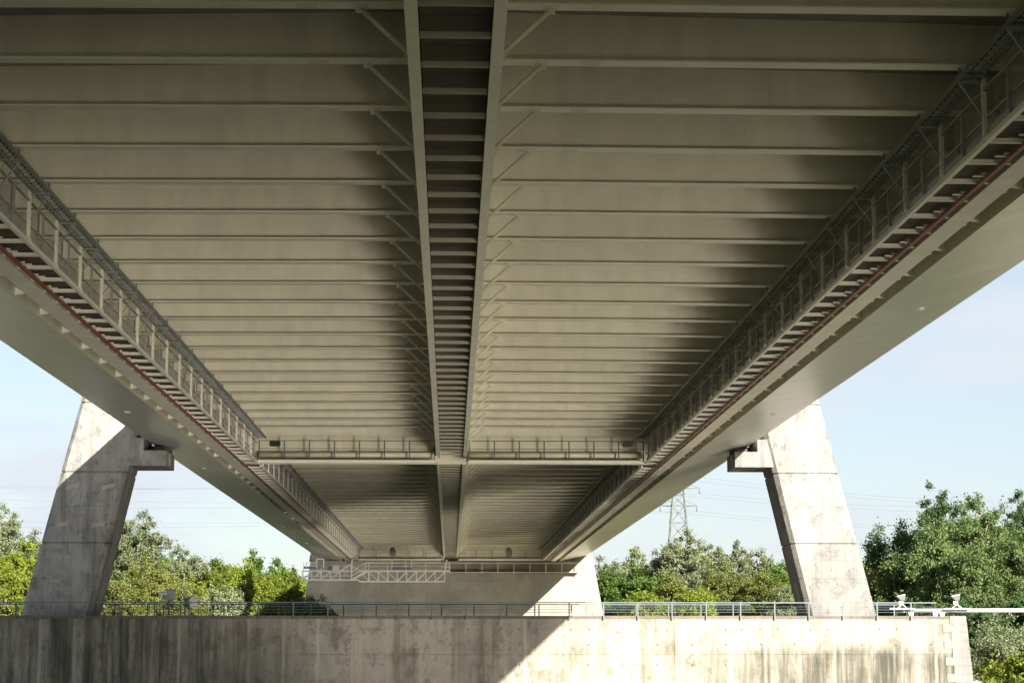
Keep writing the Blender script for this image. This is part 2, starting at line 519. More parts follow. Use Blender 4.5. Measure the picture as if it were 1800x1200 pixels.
# diaphragms with openings
def plate_with_holes(name, mat, parent, outer, holes, y, th):
    import bmesh
    bm = bmesh.new()
    es = []
    for loop in [outer] + holes:
        vs = [bm.verts.new((p[0], y, p[1])) for p in loop]
        for i in range(len(vs)):
            es.append(bm.edges.new((vs[i], vs[(i + 1) % len(vs)])))
    bmesh.ops.triangle_fill(bm, edges=es, use_beauty=True)
    r = bmesh.ops.extrude_face_region(bm, geom=bm.faces[:])
    bmesh.ops.translate(bm, verts=[v for v in r['geom'] if isinstance(v, bmesh.types.BMVert)], vec=(0, th, 0))
    bmesh.ops.recalc_face_normals(bm, faces=bm.faces)
    me = bpy.data.meshes.new(name); bm.to_mesh(me); bm.free()
    me.materials.append(MATS[mat])
    return put(name, me, parent)
def rrect(x0, x1, z0, z1, r, n=5):
    out = []
    for cx, cz, a0 in ((x1 - r, z1 - r, 0), (x0 + r, z1 - r, 90), (x0 + r, z0 + r, 180), (x1 - r, z0 + r, 270)):
        for i in range(n + 1):
            a = math.radians(a0 + 90 * i / n)
            out.append((cx + r * math.cos(a), cz + r * math.sin(a)))
    return out
def oval(cx, cz, rx, rz, n=24):
    return [(cx + rx * math.cos(2 * math.pi * i / n), cz + rz * math.sin(2 * math.pi * i / n)) for i in range(n)]
for sgn in (-1, 1):
    def q(a, b): return (min(sgn * a, sgn * b), max(sgn * a, sgn * b))
    o_ = [(sgn * 0.80, 10.42), (sgn * 12.29, 10.42), (sgn * 12.29, slab_z(12.3) - 0.02), (sgn * 0.80, slab_z(.8) - 0.02)]
    x0, x1 = q(9.72, 10.34)
    plate_with_holes('diaphragm', 'steel', deck, o_, [rrect(x0, x1, 11.30, 11.62, 0.07)], PY + 0.25, 0.03)
    x0, x1 = q(0.82, 12.2)
    MB().box(x0, x1, PY + 0.05, PY + 0.62, 10.38, 10.417).build('flange', 'steel_light', deck)
    MB().tube((sgn * 0.95, PY + 0.02, 10.80), (sgn * 10.9, PY + 0.02, 10.80), 0.17, 14).build('web_shade_tube', 'steel', deck)  # added tube, its round shape stands in for shading low on the web
    plate_with_holes('diaphragm', 'steel', deck, o_, [oval(sgn * 6.95 + 0.0, 11.28, 0.40, 0.62)], PZ, 0.03)
    MB().box(x0, x1, PZ - 0.25, PZ + 0.35, 10.37, 10.417).build('flange', 'steel_light', deck)
MB().box(-12.2, 12.2, PY + 1.6, PY + 1.62, 10.42, 12.95).build('diaphragm', 'steel', deck)

# parapets on top of the deck (their rails streak the shadow on the pylon)
for sgn, side in ((-1, 'radio dish'), (1, 'white pipe')):
    par = thing('bridge_parapet', 'steel parapet rails on top of the deck edge, on the %s side' % side, 'parapet', (sgn * 16.2, 0, 12.28))
    for z in (0.30, 0.52, 0.74, 0.96):
        MB().box(-0.05, 0.05, -50, 290, z - 0.075, z + 0.075).build('rail', 'galvanised', par)
    pm = MB().box(-0.04, 0.04, -0.05, 0.05, -0.05, 0.9).mesh('post', 'galvanised')
    y = -50
    while y < 290:
        put('post', pm, par, (0, y, 0)); y += 2 * S
    MB().box(-0.28, 0.28, DECK_A, DECK_B, 0.0, 0.16).build('kerb', 'deck_slab', par)

# ------------------------------------------------------------------ service pipes
for sgn, side in ((-1, 'radio dish'), (1, 'white pipe')):
    rp = thing('red_pipe', 'long red oxide service rail beside the walkway under the deck, on the %s side' % side, 'pipe', (sgn * 11.80, 0, HW))
    MB().box(-0.05, 0.05, 20, PZ - 1, -0.03, 0.06).build('rail', 'red_oxide', rp)
    cm = MB().box(-0.13, 0.13, -0.03, 0.03, 0.062, 0.10).box(min(0, -sgn * 0.30), max(0, -sgn * 0.30), 0.1, 0.14, 0.03, 0.06).mesh('clip', 'steel_light')
    for y in beam_ys:
        put('clip', cm, rp, (0, y - 0.8, 0)); put('clip', cm, rp, (0, y - 0.8 + S / 2, 0))

# ------------------------------------------------------------------ side walkways
def walkway(sgn, ya, yb, label, parts):
    w_ = thing('maintenance_walkway', label, 'walkway', (sgn * XW, 0, HW))
    i_ = -sgn                                        # towards the bridge axis
    def b(x0, x1): return min(x0, x1), max(x0, x1)
    # chords and rails run the whole length
    MB().box(-0.05, 0.05, ya, yb, 0.0, 0.11).build('bottom_chord', 'steel_light', w_)
    MB().box(-0.03, 0.03, ya, yb, 1.12, 1.17).build('top_rail', 'galvanised', w_)
    x0, x1 = b(sgn * 0.04, sgn * 0.07)
    MB().box(x0, x1, ya, yb, 0.55, 0.60).build('mid_rail', 'galvanised', w_)
    MB().box(x0, x1, ya, yb, 0.16, 0.34).build('toe_board', 'galvanised', w_)
    # posts: pale main ones and grey ones between
    pm = MB().box(-0.045, 0.045, -0.045, 0.045, 0.11, 1.42).box(-0.065, 0.065, -0.055, 0.055, 0.02, 0.16).mesh('post', 'steel_light')
    p2 = MB().box(-0.03, 0.03, -0.035, 0.035, 0.11, 1.12).mesh('post', 'galvanised')
    br = MB().bar((i_ * 0.03, 0, 0.62), (i_ * 0.50, 0, 1.30), 0.04).mesh('brace', 'galvanised')
    arm = MB().box(*b(0, i_ * 0.52), -0.03, 0.03, 1.30, 1.355).mesh('bracket_arm', 'galvanised')
    hang = MB().box(*b(i_ * 0.47, i_ * 0.52), -0.02, 0.02, 1.30, HB - HW - 0.03).mesh('hanger', 'galvanised_dark')
    bars = MB()
    x0, x1 = b(sgn * 0.05, sgn * 1.05)
    bars.box(x0, x1, -0.04, 0.04, 0.03, 0.045)
    bars.box(x0, x1, -0.008, 0.008, 0.045, 0.14)
    bars = bars.mesh('floor_bar', 'steel_light')
    x0, x1 = b(sgn * 0.09, sgn * 0.98)
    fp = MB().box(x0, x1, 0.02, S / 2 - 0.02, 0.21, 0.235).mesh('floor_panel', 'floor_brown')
    for k in range(-3, 62):
        y = Y0 + S * k
        for yy, main in ((y, True), (y + S / 2, False)):
            if not (ya < yy < yb): continue
            put('post', pm if main else p2, w_, (0, yy, 0))
            put('floor_bar', bars, w_, (0, yy, 0))
            if yy + S / 2 < yb: put('floor_panel', fp, w_, (0, yy, 0))
            if main:
                put('brace', br, w_, (0, yy, 0)); put('bracket_arm', arm, w_, (0, yy, 0)); put('hanger', hang, w_, (0, yy, 0))
    # cable ladder on the bracket arms
    for u in (0.06, 0.49):
        x0, x1 = b(i_ * u, i_ * (u + 0.035))
        MB().box(x0, x1, ya, yb, 1.36, 1.47).build('ladder_rail', 'galvanised_dark', w_)
    for j, u in enumerate((0.17, 0.36)):
        MB().tube((i_ * u, ya, 1.445), (i_ * u, yb, 1.445), 0.018 + 0.006 * (j % 3), 6).build('cable', 'black', w_)
    rm = MB().box(*b(i_ * 0.08, i_ * 0.49), -0.018, 0.018, 1.385, 1.415)
    if parts:
        rm = rm.mesh('rung', 'galvanised')
        y = ya + 0.2
        while y < yb:
            put('rung', rm, w_, (0, y, 0)); y += 0.36
    else:
        a = MB(); y = ya + 0.2
        while y < yb:
            a.box(*b(i_ * 0.08, i_ * 0.49), y - 0.018, y + 0.018, 1.385, 1.415); y += 0.36
        o = a.build('rung', 'galvanised', w_); o['kind'] = 'stuff'
walkway(-1, 28, PY - 0.35, 'grey maintenance walkway with posts and cable ladder before the shaded pylon leg', True)
walkway(1, 28, PY - 0.35, 'grey maintenance walkway with posts and cable ladder before the sunlit pylon leg', True)
walkway(-1, PY + 2.0, PZ - 0.4, 'distant maintenance walkway ending above the white inspection gantry', False)
walkway(1, PY + 2.0, PZ - 0.4, 'distant maintenance walkway ending above the sunlit end of the far pier', False)

# transverse walkways: rails across the diaphragms
def cross_walk(x0, x1, y, z, step, label, mat='rail_grey'):
    t_ = thing('transverse_walkway', label, 'walkway', (0, y, z))
    MB().box(x0, x1, -0.55, -0.38, -0.20, -0.02).build('edge_beam', 'steel_light', t_)
    MB().box(x0, x1, -0.38, 0.28, -0.055, -0.025).build('floor_plate', 'galvanised', t_)
    MB().box(x0, x1, -0.50, -0.45, 1.04, 1.09).build('top_rail', mat, t_)
    MB().box(x0, x1, -0.495, -0.455, 0.60, 0.635).build('mid_rail', mat, t_)
    n = max(1, round((x1 - x0) / step))
    pm = MB().box(-0.035, 0.035, -0.51, -0.44, -0.15, 1.04).mesh('post', mat)
    for i in range(n + 1):
        put('post', pm, t_, (x0 + 0.05 + (x1 - x0 - 0.1) * i / n, 0, 0))
cross_walk(-10.9, -0.93, PY, 10.5, 1.42, 'railed cross walkway on the near diaphragm, on the radio dish side')
cross_walk(0.95, 10.9, PY, 10.5, 1.42, 'railed cross walkway on the near diaphragm, on the white pipe side')
cross_walk(-10.9, -0.93, PZ - 0.1, 10.5, 2.2, 'railed cross walkway on the far diaphragm, above the inspection gantry', 'galvanised_dark')
cross_walk(0.95, 10.9, PZ - 0.1, 10.5, 2.2, 'railed cross walkway on the far diaphragm, above the bare concrete pier', 'galvanised_dark')

# ------------------------------------------------------------------ pylon legs on the wall
LEG_Y0, LEG_Y1 = 116.0, 119.65
WALL_TOP = at(900, 1081.5, 113.6).z
def leg(sgn, label):
    t_ = thing('pylon_leg', label, 'pylon', (sgn * 21, LEG_Y0, WALL_TOP))
    T = Matrix.Translation((-sgn * 21, -LEG_Y0, -WALL_TOP))
    def xo(z): return sgn * (23.05 - 0.248 * (z - 1.9))      # outer edge of the front face
    def xi(z): return sgn * (19.32 - 0.230 * (z - 1.9))      # inner edge
    def ring(z, off, c=0.24):
        a, b_ = xo(z) - sgn * off, xi(z) + sgn * off
        y0, y1 = LEG_Y0 + off, LEG_Y1 - off
        pts = [(a, y0 + c), (a - sgn * c, y0), (b_ + sgn * c, y0), (b_, y0 + c), (b_, y1 - c), (b_ + sgn * c, y1), (a - sgn * c, y1), (a, y1 - c)]
        return [Vector((x, y, z)) for x, y in pts]
    zs = [WALL_TOP - 0.02, 5.60, 9.42, 13.2, 17.0, 20.8, 24.6, 28.4, 32.2, 36, 40, 44, 48, 52, 56, 60]
    for k in range(len(zs) - 1):
        m_ = MB()
        za, zb = zs[k], zs[k + 1]
        g = 0.055
        prof = [(za, 0.07), (za + g, 0.0)]
        for fr in (0.25, 0.52, 0.77):
            zq = za + (zb - za) * fr
            prof += [(zq - 0.02, 0.0), (zq, 0.018 if fr == 0.52 else 0.009), (zq + 0.02, 0.0)]
        prof += [(zb - g, 0.0), (zb, 0.07)]
        rings = [ring(z, o) for z, o in prof]
        for r in rings: m_.v += [tuple(T @ p) for p in r]
        for j in range(len(rings) - 1):
            for i in range(8):
                i2 = (i + 1) % 8
                m_.f.append((j * 8 + i, j * 8 + i2, j * 8 + 8 + i2, j * 8 + 8 + i)); m_.smooth.append(False)
        m_.f.append(tuple(range(8))); m_.smooth.append(False)
        m_.f.append(tuple(range(8 * (len(prof) - 1), 8 * len(prof)))); m_.smooth.append(False)
        lo = m_.build('lift', 'concrete_leg', t_)
        if k < 4:
            for fz in (0.13, 0.40, 0.64, 0.90):
                for fx in (0.12, 0.5, 0.88):
                    z = za + (zb - za) * fz
                    x = xo(z) + (xi(z) - xo(z)) * fx - sgn * 21
                    MB().tube((x, -0.004, z - WALL_TOP), (x, 0.03, z - WALL_TOP), 0.04, 8).build('tie_hole', 'concrete_coping', lo)
        # pale grout patches where the formwork was anchored
        if k < 4:
            for fz in (0.26, 0.80):
                for fx in (0.24, 0.78):
                    z = za + (zb - za) * fz
                    x = xo(z) + (xi(z) - xo(z)) * fx - sgn * 21
                    pm = MB().hexa([Vector((x + dx * 0.34 + sgn * dz * -0.04, yy - LEG_Y0, z + dz * 0.12 - WALL_TOP - dx * sgn * 0.06)) for yy in (LEG_Y0 - 0.006, LEG_Y0 + 0.03) for dx, dz in ((-1, -1), (1, -1), (1, 1), (-1, 1))])
                    pm.build('anchor_patch', 'concrete_pier' if (k + int(fz * 10)) % 2 else 'concrete_leg', lo)
    # corbel that carries the deck edge
    a, b_ = sgn * 15.5, xi(10.3) + sgn * 0.3
    c = MB()
    c.prism([(a - sgn * 21, 9.78 - WALL_TOP), (b_ - sgn * 21, 9.78 - WALL_TOP), (b_ - sgn * 21, 11.30 - WALL_TOP), (sgn * 16.75 - sgn * 21, 11.30 - WALL_TOP), (sgn * 16.75 - sgn * 21, 10.62 - WALL_TOP), (a - sgn * 21, 10.62 - WALL_TOP)], 1, 0.12, 3.5)
    co = c.build('corbel', 'concrete_leg', t_)
    MB().box(min(sgn * 15.62, sgn * 16.3) - sgn * 21, max(sgn * 15.62, sgn * 16.3) - sgn * 21, 1.0, 2.2, 10.62 - WALL_TOP, 10.88 - WALL_TOP).build('bearing', 'bearing', co)
    MB().prism([(sgn * 15.6 - sgn * 21, 10.62 - WALL_TOP), (sgn * 16.74 - sgn * 21, 10.62 - WALL_TOP), (sgn * 16.74 - sgn * 21, 11.12 - WALL_TOP), (sgn * 15.6 - sgn * 21, 10.87 - WALL_TOP)], 1, 2.3, 3.3).build('dark_gap_fill', 'bearing', co)  # dark filler added to close the corbel gap and paint its black shade
    MB().box(min(a - sgn * 0.08, a + sgn * 0.02) - sgn * 21, max(a - sgn * 0.08, a + sgn * 0.02) - sgn * 21, 1.1, 1.3, 9.9 - WALL_TOP, 10.5 - WALL_TOP).build('drain_box', 'galvanised', co)
    # narrow door slot in the inner side
    for_z0, for_z1 = 2.05, 3.55
    d = MB().hexa([T @ Vector((xi(z) + sgn * xx, yy, z)) for z in (for_z0, for_z1) for xx, yy in ((-0.012, 117.3), (0.05, 117.3), (0.05, 118.2), (-0.012, 118.2))])
    d.build('door', 'dark_device', t_)
    return t_
leg(-1, 'weathered concrete pylon leg half in the deck shadow, on the radio dish side')
leg(1, 'sunlit concrete pylon leg beside the deck, on the white pipe side')

# ------------------------------------------------------------------ pier wall
WY = 113.6
wall = thing('pier_wall', 'long stained concrete pier wall with pale stone corner blocks', 'wall', (0, WY, -6.5))
zt = WALL_TOP - 0.16
courses = [(zt - 1.86, zt), (zt - 3.70, zt - 1.86), (-7.2, zt - 3.70)]
def end_x(z): return 27.35 + 0.09 * (WALL_TOP - z)
XL = -90.0
bay = 1.818 * 8
for ci, (z0, z1) in enumerate(courses):
    x = XL
    while x < 26.0:
        x2 = min(x + bay, 27.1)
        if x2 > 25: x2 = 27.1
        zz0 = z0 + (0.012 if ci < 2 else 0)
        y_off = 0.012 * ci + 0.004 * ((int(x) + ci) % 3)
        MB().box(x + 0.006, x2 - 0.006, -y_off, 6.9, zz0 + 6.5, z1 + 6.5).build('wall_panel', 'concrete_wall', wall)
        if x2 >= 27.0: break
        x = x2
# core behind the panels
MB().box(XL, 26.5, 0.08, 6.8, -7.2 + 6.5, zt + 6.49).build('wall_core', 'concrete_wall', wall)
MB().box(XL, 26.44, -0.03, 0.62, zt + 6.5 + 0.002, WALL_TOP + 6.5).build('coping', 'concrete_coping', wall)
MB().box(XL, 26.44, 0.622, 6.9, zt + 6.5 + 0.002, WALL_TOP + 6.47).build('wall_walk', 'concrete_coping', wall)
z = WALL_TOP; k = 0
while z > -6.8:
    h = 0.435
    wl = 0.62 if k % 2 == 0 else 1.02
    xa = 26.47 if k % 2 == 0 else 26.47 - 0.42
    jx = random.uniform(-0.012, 0.012)
    def ex(zv): return end_x(zv) + jx
    zz0, zz1 = z - h + 0.008, z
    yf = -0.035 - random.uniform(0, 0.02)
    xs = xa + 0.09 * (WALL_TOP - z) * 0.75
    xs2 = xs
    if k % 2 == 0: xs2 = xs = max(26.47, xs)
    MB().hexa([(xs, yf, zz0 + 6.5), (ex(zz0), yf, zz0 + 6.5), (ex(zz0), 6.95, zz0 + 6.5), (xs, 6.95, zz0 + 6.5),
               (xs2, yf, zz1 + 6.5), (ex(zz1), yf, zz1 + 6.5), (ex(zz1), 6.95, zz1 + 6.5), (xs2, 6.95, zz1 + 6.5)]).build('quoin_block', 'stone_quoin', wall)
    z -= h; k += 1
MB().hexa([(26.45, 0.02, zv) if i == 0 else (end_x(zv - 6.5) - 0.03, 0.02, zv) if i == 1 else (end_x(zv - 6.5) - 0.03, 6.8, zv) if i == 2 else (26.45, 6.8, zv) for zv in (-0.6, WALL_TOP + 6.49) for i in range(4)]).build('wall_core', 'concrete_coping', wall)

th = MB().tube((0, -0.046, 0), (0, 0.03, 0), 0.045, 10).mesh('tie_hole', 'concrete_coping')
for r_, zz in enumerate((zt - 0.55, zt - 1.35, zt - 2.4)):
    x = -40.0
    while x < 25.5:
        if random.random() < 0.7: put('tie_hole', th, wall, (x + random.uniform(-.05, .05), 0.0, zz + 6.5 + random.uniform(-.03, .03)))
        x += 0.909 if r_ == 0 else 1.818
# railings on the wall
def railing(y, xa, xb, zlow, ztop, step, x_ref, label, mat, face):
    r = thing('wall_railing', label, 'railing', (0, y, zlow))
    h = ztop - zlow
    MB().box(xa, xb, -0.03, 0.03, h - 0.055, h).build('top_rail', mat, r)
    for z in (0.42, 0.58, 0.74):
        MB().tube((xa, 0, h * z), (xb, 0, h * z), 0.009, 6).build('wire', mat, r)
    pm = MB().box(-0.032, 0.032, -0.03, 0.03, 0.0, h - 0.055)
    if face: pm.box(-0.06, 0.06, 0.03, 0.07, 0.02, 0.16)
    pm = pm.mesh('post', mat)
    x = x_ref - step * math.floor((x_ref - xa) / step)
    while x < xb + 0.01:
        put('post', pm, r, (x, 0, 0)); x += step
z0 = at(900, 1088.5, WY).z; z1 = at(900, 1057.5, WY).z
xp = at(1558 / 1.0 - 558 + 0, 1080, WY).x
xr = at(819, 1070, WY).x
railing(WY - 0.11, -60, 25.75, z0, z1, 1.818, xr, 'grey post railing fixed along the front edge of the pier wall', 'rail_grey', True)
railing(120.25, -60, 25.4, WALL_TOP - 0.02, z1 + 0.03, 1.818, xr + 0.5, 'grey post railing along the back edge of the pier wall, behind the legs', 'rail_grey', False)

# ------------------------------------------------------------------ instruments on the wall, by the shaded leg
def P(px, py, y): return at(px, py, y)
YI = 114.3
base = at(308, 1081, YI)
def local(o): return Matrix.Translation(-o.location)
cc = thing('camera_unit', 'grey boxed camera unit on a post by the front wall railing', 'camera', at(291, 1081.3, YI))
def lp(o, px, py, dy=0.0, Y=YI):
    return at(px, py, Y) + Vector((0, dy, 0)) - o.location
def boxpx(o, px0, py0, px1, py1, d0, d1, name, mat):
    a, b_ = lp(o, px0, py1), lp(o, px1, py0)
    m_ = MB().box(a.x, b_.x, d0, d1, a.z, b_.z)
    return m_.build(name, mat, o)
MB().tube(lp(cc, 296.6, 1081.5), lp(cc, 296.6, 1054.5), 0.05, 10).build('mast', 'dark_device', cc)
boxpx(cc, 290.5, 1037.5, 307, 1053.5, -0.1, 0.5, 'cabinet', 'grey_plastic')
boxpx(cc, 289.5, 1036, 308, 1037.4, -0.14, 0.54, 'cabinet_lid', 'dark_device')
hd = MB().hexa([lp(cc, *p) + Vector((0, d, 0)) for d in (-0.42, -0.1) for p in ((281, 1045), (295, 1045.4), (294, 1038), (282.4, 1038.4))]).build('camera_head', 'white_paint', cc)
boxpx(cc, 283.5, 1040.6, 292.5, 1041.8, -0.43, -0.41, 'visor', 'dark_device').parent = cc
boxpx(cc, 287, 1045, 291, 1052, -0.32, -0.2, 'bracket', 'dark_device')
MB().tube(lp(cc, 288.6, 1062, -0.26), lp(cc, 288.6, 1057, -0.26), 0.125, 12, 0.075).tube(lp(cc, 288.8, 1057, -0.26), lp(cc, 288.8, 1052, -0.26), 0.07, 12).build('dome', 'white_paint', cc)
MB().tube(lp(cc, 288.5, 1081, -0.26), lp(cc, 288.5, 1062.2, -0.26), 0.045, 10).build('mast', 'dark_device', cc)
MB().tube(lp(cc, 288.5, 1067, -0.26), lp(cc, 288.5, 1062.5, -0.26), 0.07, 10, 0.09).build('motor', 'dark_device', cc)
boxpx(cc, 287, 1080.2, 330, 1081.6, -0.35, 0.45, 'base_frame', 'galvanised')
ad = thing('radio_dish', 'round grey drum antenna and whip aerial on a mast above the wall', 'antenna', at(325, 1081.3, YI))
MB().tube(lp(ad, 325, 1081.5), lp(ad, 325, 1044), 0.045, 10).build('mast', 'galvanised_dark', ad)
MB().tube(lp(ad, 324.4, 1047), lp(ad, 324.4, 1041), 0.06, 10).build('aerial_base', 'white_paint', ad)
MB().tube(lp(ad, 324.4, 1041), lp(ad, 324.6, 1027.5), 0.016, 8, 0.008).build('whip_aerial', 'white_paint', ad)
c0 = lp(ad, 336.0, 1058.8)
ax = Vector((0.78, -0.62, 0.0)).normalized()
MB().tube(c0 - ax * 0.12, c0 + ax * 0.16, 0.34, 32).build('dish', 'dark_device', ad)
MB().tube(c0 + ax * 0.161, c0 + ax * 0.185, 0.325, 32).build('radome', 'lamp_disc', ad)
MB().tube(lp(ad, 325, 1059), c0 - ax * 0.12, 0.10, 10).build('bracket', 'black', ad)
MB().box(-0.5, 0.62, -0.2, 0.3, -0.03, 0.03).build('base_plate', 'galvanised', ad)

# ------------------------------------------------------------------ white pipe barrier at the wall's end
YB = 115.2
a = at(1589, 1072.6, YB)
bar = thing('white_barrier_pipe', 'long white horizontal pipe reaching out past the wall corner', 'barrier', (a.x, YB, WALL_TOP))
far = at(2150, 1071.5, YB)
MB().tube((0, 0, a.z - WALL_TOP), (far.x - a.x, 0, far.z - WALL_TOP), 0.12, 20).build('pipe', 'white_paint', bar)
MB().tube((-0.05, 0, a.z - WALL_TOP), (0.0, 0, a.z - WALL_TOP), 0.14, 20).build('end_cap', 'white_paint', bar)
for px in (1601, 1643.5, 1655.5):
    c_ = at(px, 1075, YB).x - a.x
    MB().hexa([(c_ - .10, -.12, 0), (c_ + .10, -.12, 0), (c_ + .10, .12, 0), (c_ - .10, .12, 0), (c_ - .16, -.12, 0.22), (c_ + .16, -.12, 0.22), (c_ + .16, .12, 0.22), (c_ - .16, .12, 0.22)]).build('saddle', 'white_paint', bar)
for i, (px, lab) in enumerate(((1586, 'hooded floodlight on a white stand behind the railing posts'), (1682, 'hooded floodlight on a white stand at the outer end of the railing'))):
    o = thing('floodlight', lab, 'lamp', at(px, 1069.5, YB - 0.3), 'floodlights by the white pipe')
    z = 0.0
    MB().box(-0.68, 0.68, -0.06, 0.06, -0.02, 0.045).build('foot_plate', 'white_paint', o)
    for s_ in (-1, 1):
        MB().bar((s_ * 0.24, 0, 0.045), (s_ * 0.05, 0, 0.22), 0.05).build('stand_leg', 'white_paint', o)
    MB().box(-0.06, 0.06, -0.06, 0.06, 0.20, 0.46).build('stand_post', 'white_paint', o)
    MB().box(-0.20, -0.06, -0.09, 0.09, 0.24, 0.42).build('ballast_box', 'galvanised_dark', o)
    MB().hexa([(-0.10, -.17, 0.46), (0.12, -.17, 0.46), (0.12, .17, 0.46), (-0.10, .17, 0.46), (-0.32, -.2, 0.66), (0.16, -.2, 0.76), (0.16, .2, 0.76), (-0.32, .2, 0.66)]).build('hood', 'hood_grey', o)
    MB().hexa([(-0.30, -.18, 0.662), (0.14, -.18, 0.757), (0.14, .18, 0.757), (-0.30, .18, 0.662), (-0.30, -.18, 0.69), (0.14, -.18, 0.785), (0.14, .18, 0.785), (-0.30, .18, 0.69)]).build('lens', 'lamp_disc', o)

# ------------------------------------------------------------------ far pier
FY = 258.2
fp = thing('far_pier', 'broad smooth concrete pier with sloping ends under the far deck end', 'pier', (0, FY, -2.0))
def fx(px, py): return at(px, py, FY).x
xl0, xl1 = fx(532, 1075), fx(548, 970)
xr0, xr1 = fx(1061, 1085), fx(1040, 972)
zb, zm = -2.0, 10.35
def lerp_x(x0, za, x1, zb_, z): return x0 + (x1 - x0) * (z - za) / (zb_ - za)
zA, zB = at(791, 1080, FY).z, at(791, 971, FY).z
fz = [zb, 0.8, 4.4, 8.0, zm]
for k in range(4):
    za, zc = fz[k], fz[k + 1] - 0.0
    pts = []
    for z in (za + (0.012 if k else 0), zc):
        l, r = lerp_x(xl0, zA, xl1, zB, z), lerp_x(xr0, zA, xr1, zB, z)
        pts += [(l, 0, z + 2), (r, 0, z + 2), (r, 7, z + 2), (l, 7, z + 2)]
    MB().hexa(pts).build('lift', 'concrete_pier', fp)
pts = []
for z in (zm + 0.012, 12.9):
    l, r = lerp_x(xl0, zA, xl1, zB, z), lerp_x(xr0, zA, xr1, zB, z)
    pts += [(l, 0.6, z + 2), (r, 0.6, z + 2), (r, 7, z + 2), (l, 7, z + 2)]
MB().hexa(pts).build('pier_head', 'concrete_pier', fp)
for sgn in (-1, 1):
    MB().hexa([Vector((sgn * x, y, z + 2)) for z, x_in, x_out in ((10.35, 16.95, 17.1), (45, 8.5, 10.8)) for x, y in ((x_in, 1.0), (x_out, 1.0), (x_out, 5.0), (x_in, 5.0))]).build('pylon_stub', 'concrete_pier', fp)
for px in (1030, 1041):
    x_ = fx(px, 1060)
    MB().box(x_ - 0.05, x_ + 0.05, -0.01, 0.02, 1.9 + 2, 5.2 + 2 - (px - 1030) * 0.08).build('gauge_strip', 'red_oxide' if False else 'floor_brown', fp)

pw = thing('pier_walkway', 'railed walkway hung along the top of the far concrete pier', 'walkway', (0, FY - 0.9, at(791, 1006, FY).z))
ztop = at(791, 989.5, FY).z - pw.location.z
xa, xb = fx(790, 1000), fx(1016, 1000)
MB().box(xa, xb, -0.04, 0.04, ztop - 0.06, ztop).build('top_rail', 'gantry_white', pw)
MB().box(xa, xb, -0.04, 0.04, 0.0, 0.06).build('bottom_rail', 'gantry_white', pw)
MB().box(xa, xb, 0.06, 0.88, 0.0, 0.03).build('floor', 'floor_brown', pw)
MB().box(xa, xb, 0.86, 0.88, 0.05, ztop).build('back_panel', 'mesh_brown', pw)
pm = MB().box(-0.035, 0.035, -0.045, 0.045, -0.14, ztop - 0.06).mesh('post', 'gantry_white')
for k in range(9):
    put('post', pm, pw, (xa + 0.06 + (xb - xa - 0.12) * k / 8, 0, 0))

# ------------------------------------------------------------------ inspection gantry
GY = 246.0
def g6(x, y, dy=0.0): return at(520 + x / 6.0, 940 + y / 6.0, GY) + Vector((0, dy, 0))
gn = thing('inspection_gantry', 'white lattice inspection gantry hanging under the far deck', 'gantry', g6(800, 480))
GO = gn.location.copy()
def G(x, y, dy=0.0): return g6(x, y, dy) - GO
def gb(name, a, b_, w_=0.10, mat='gantry_white', parent=gn):
    return MB().bar(a, b_, w_).build(name, mat, parent)
for dy in (0.0, 1.6):
    gb('chord', G(665, 487, dy), G(1572, 487, dy), 0.11)
    gb('chord', G(665, 377, dy), G(1620, 377, dy), 0.14)
    gb('chord', G(62, 470, dy), G(665, 470, dy), 0.11)
    gb('chord', G(62, 376, dy), G(590, 376, dy), 0.09)
    gb('hand_rail', G(735, 290, dy), G(1620, 290, dy), 0.07)
    gb('hand_rail', G(735, 330, dy), G(1620, 330, dy), 0.05)
    gb('hand_rail', G(590, 428, dy), G(66, 428, dy), 0.05)
    gb('stair_stringer', G(595, 465, dy), G(760, 372, dy), 0.16)
    gb('hand_rail', G(590, 385, dy), G(735, 290, dy), 0.06)
    gb('hand_rail', G(592, 425, dy), G(740, 330, dy), 0.05)
    xs_ = [768, 868, 968, 1068, 1168, 1270, 1370, 1470, 1570]
    for i, x in enumerate(xs_):
        gb('truss_post', G(x, 382, dy), G(x, 484, dy), 0.09)
        if i < len(xs_) - 1:
            if i < 3: gb('diagonal', G(x + 6, 390, dy), G(xs_[i + 1] - 6, 478, dy), 0.075)
            else: gb('diagonal', G(x + 6, 478, dy), G(xs_[i + 1] - 6, 390, dy), 0.075)
    gb('diagonal', G(690, 405, dy), G(768, 478, dy), 0.075)
    for x in (765, 965, 1165, 1370, 1572, 1618, 735):
        gb('rail_post', G(x, 290, dy), G(x, 374, dy), 0.07)
    for i, x in enumerate((66, 162, 262, 362, 465, 585)):
        gb('truss_post', G(x, 376, dy), G(x, 468, dy), 0.08)
        if i in (0, 1, 2, 3): gb('diagonal', G(x + 10, 462, dy), G(x + 92, 384, dy), 0.06)
    gb('diagonal', G(470, 375, dy), G(565, 312, dy), 0.07)
    gb('diagonal', G(565, 312, dy), G(690, 378, dy), 0.07)
for x in range(62, 640, 48):
    gb('floor_beam', G(x, 470, 0), G(x, 470, 1.6), 0.07)
for x in range(690, 1580, 60):
    gb('floor_beam', G(x, 377, 0), G(x, 377, 1.6), 0.07)
a, b_ = G(665, 374), G(1572, 374)
MB().box(a.x, b_.x, 0.05, 1.55, a.z, a.z + 0.03).build('platform', 'galvanised', gn)
a, b_ = G(66, 466), G(590, 466)
MB().box(a.x, b_.x, 0.05, 1.55, a.z, a.z + 0.03).build('platform', 'galvanised', gn)
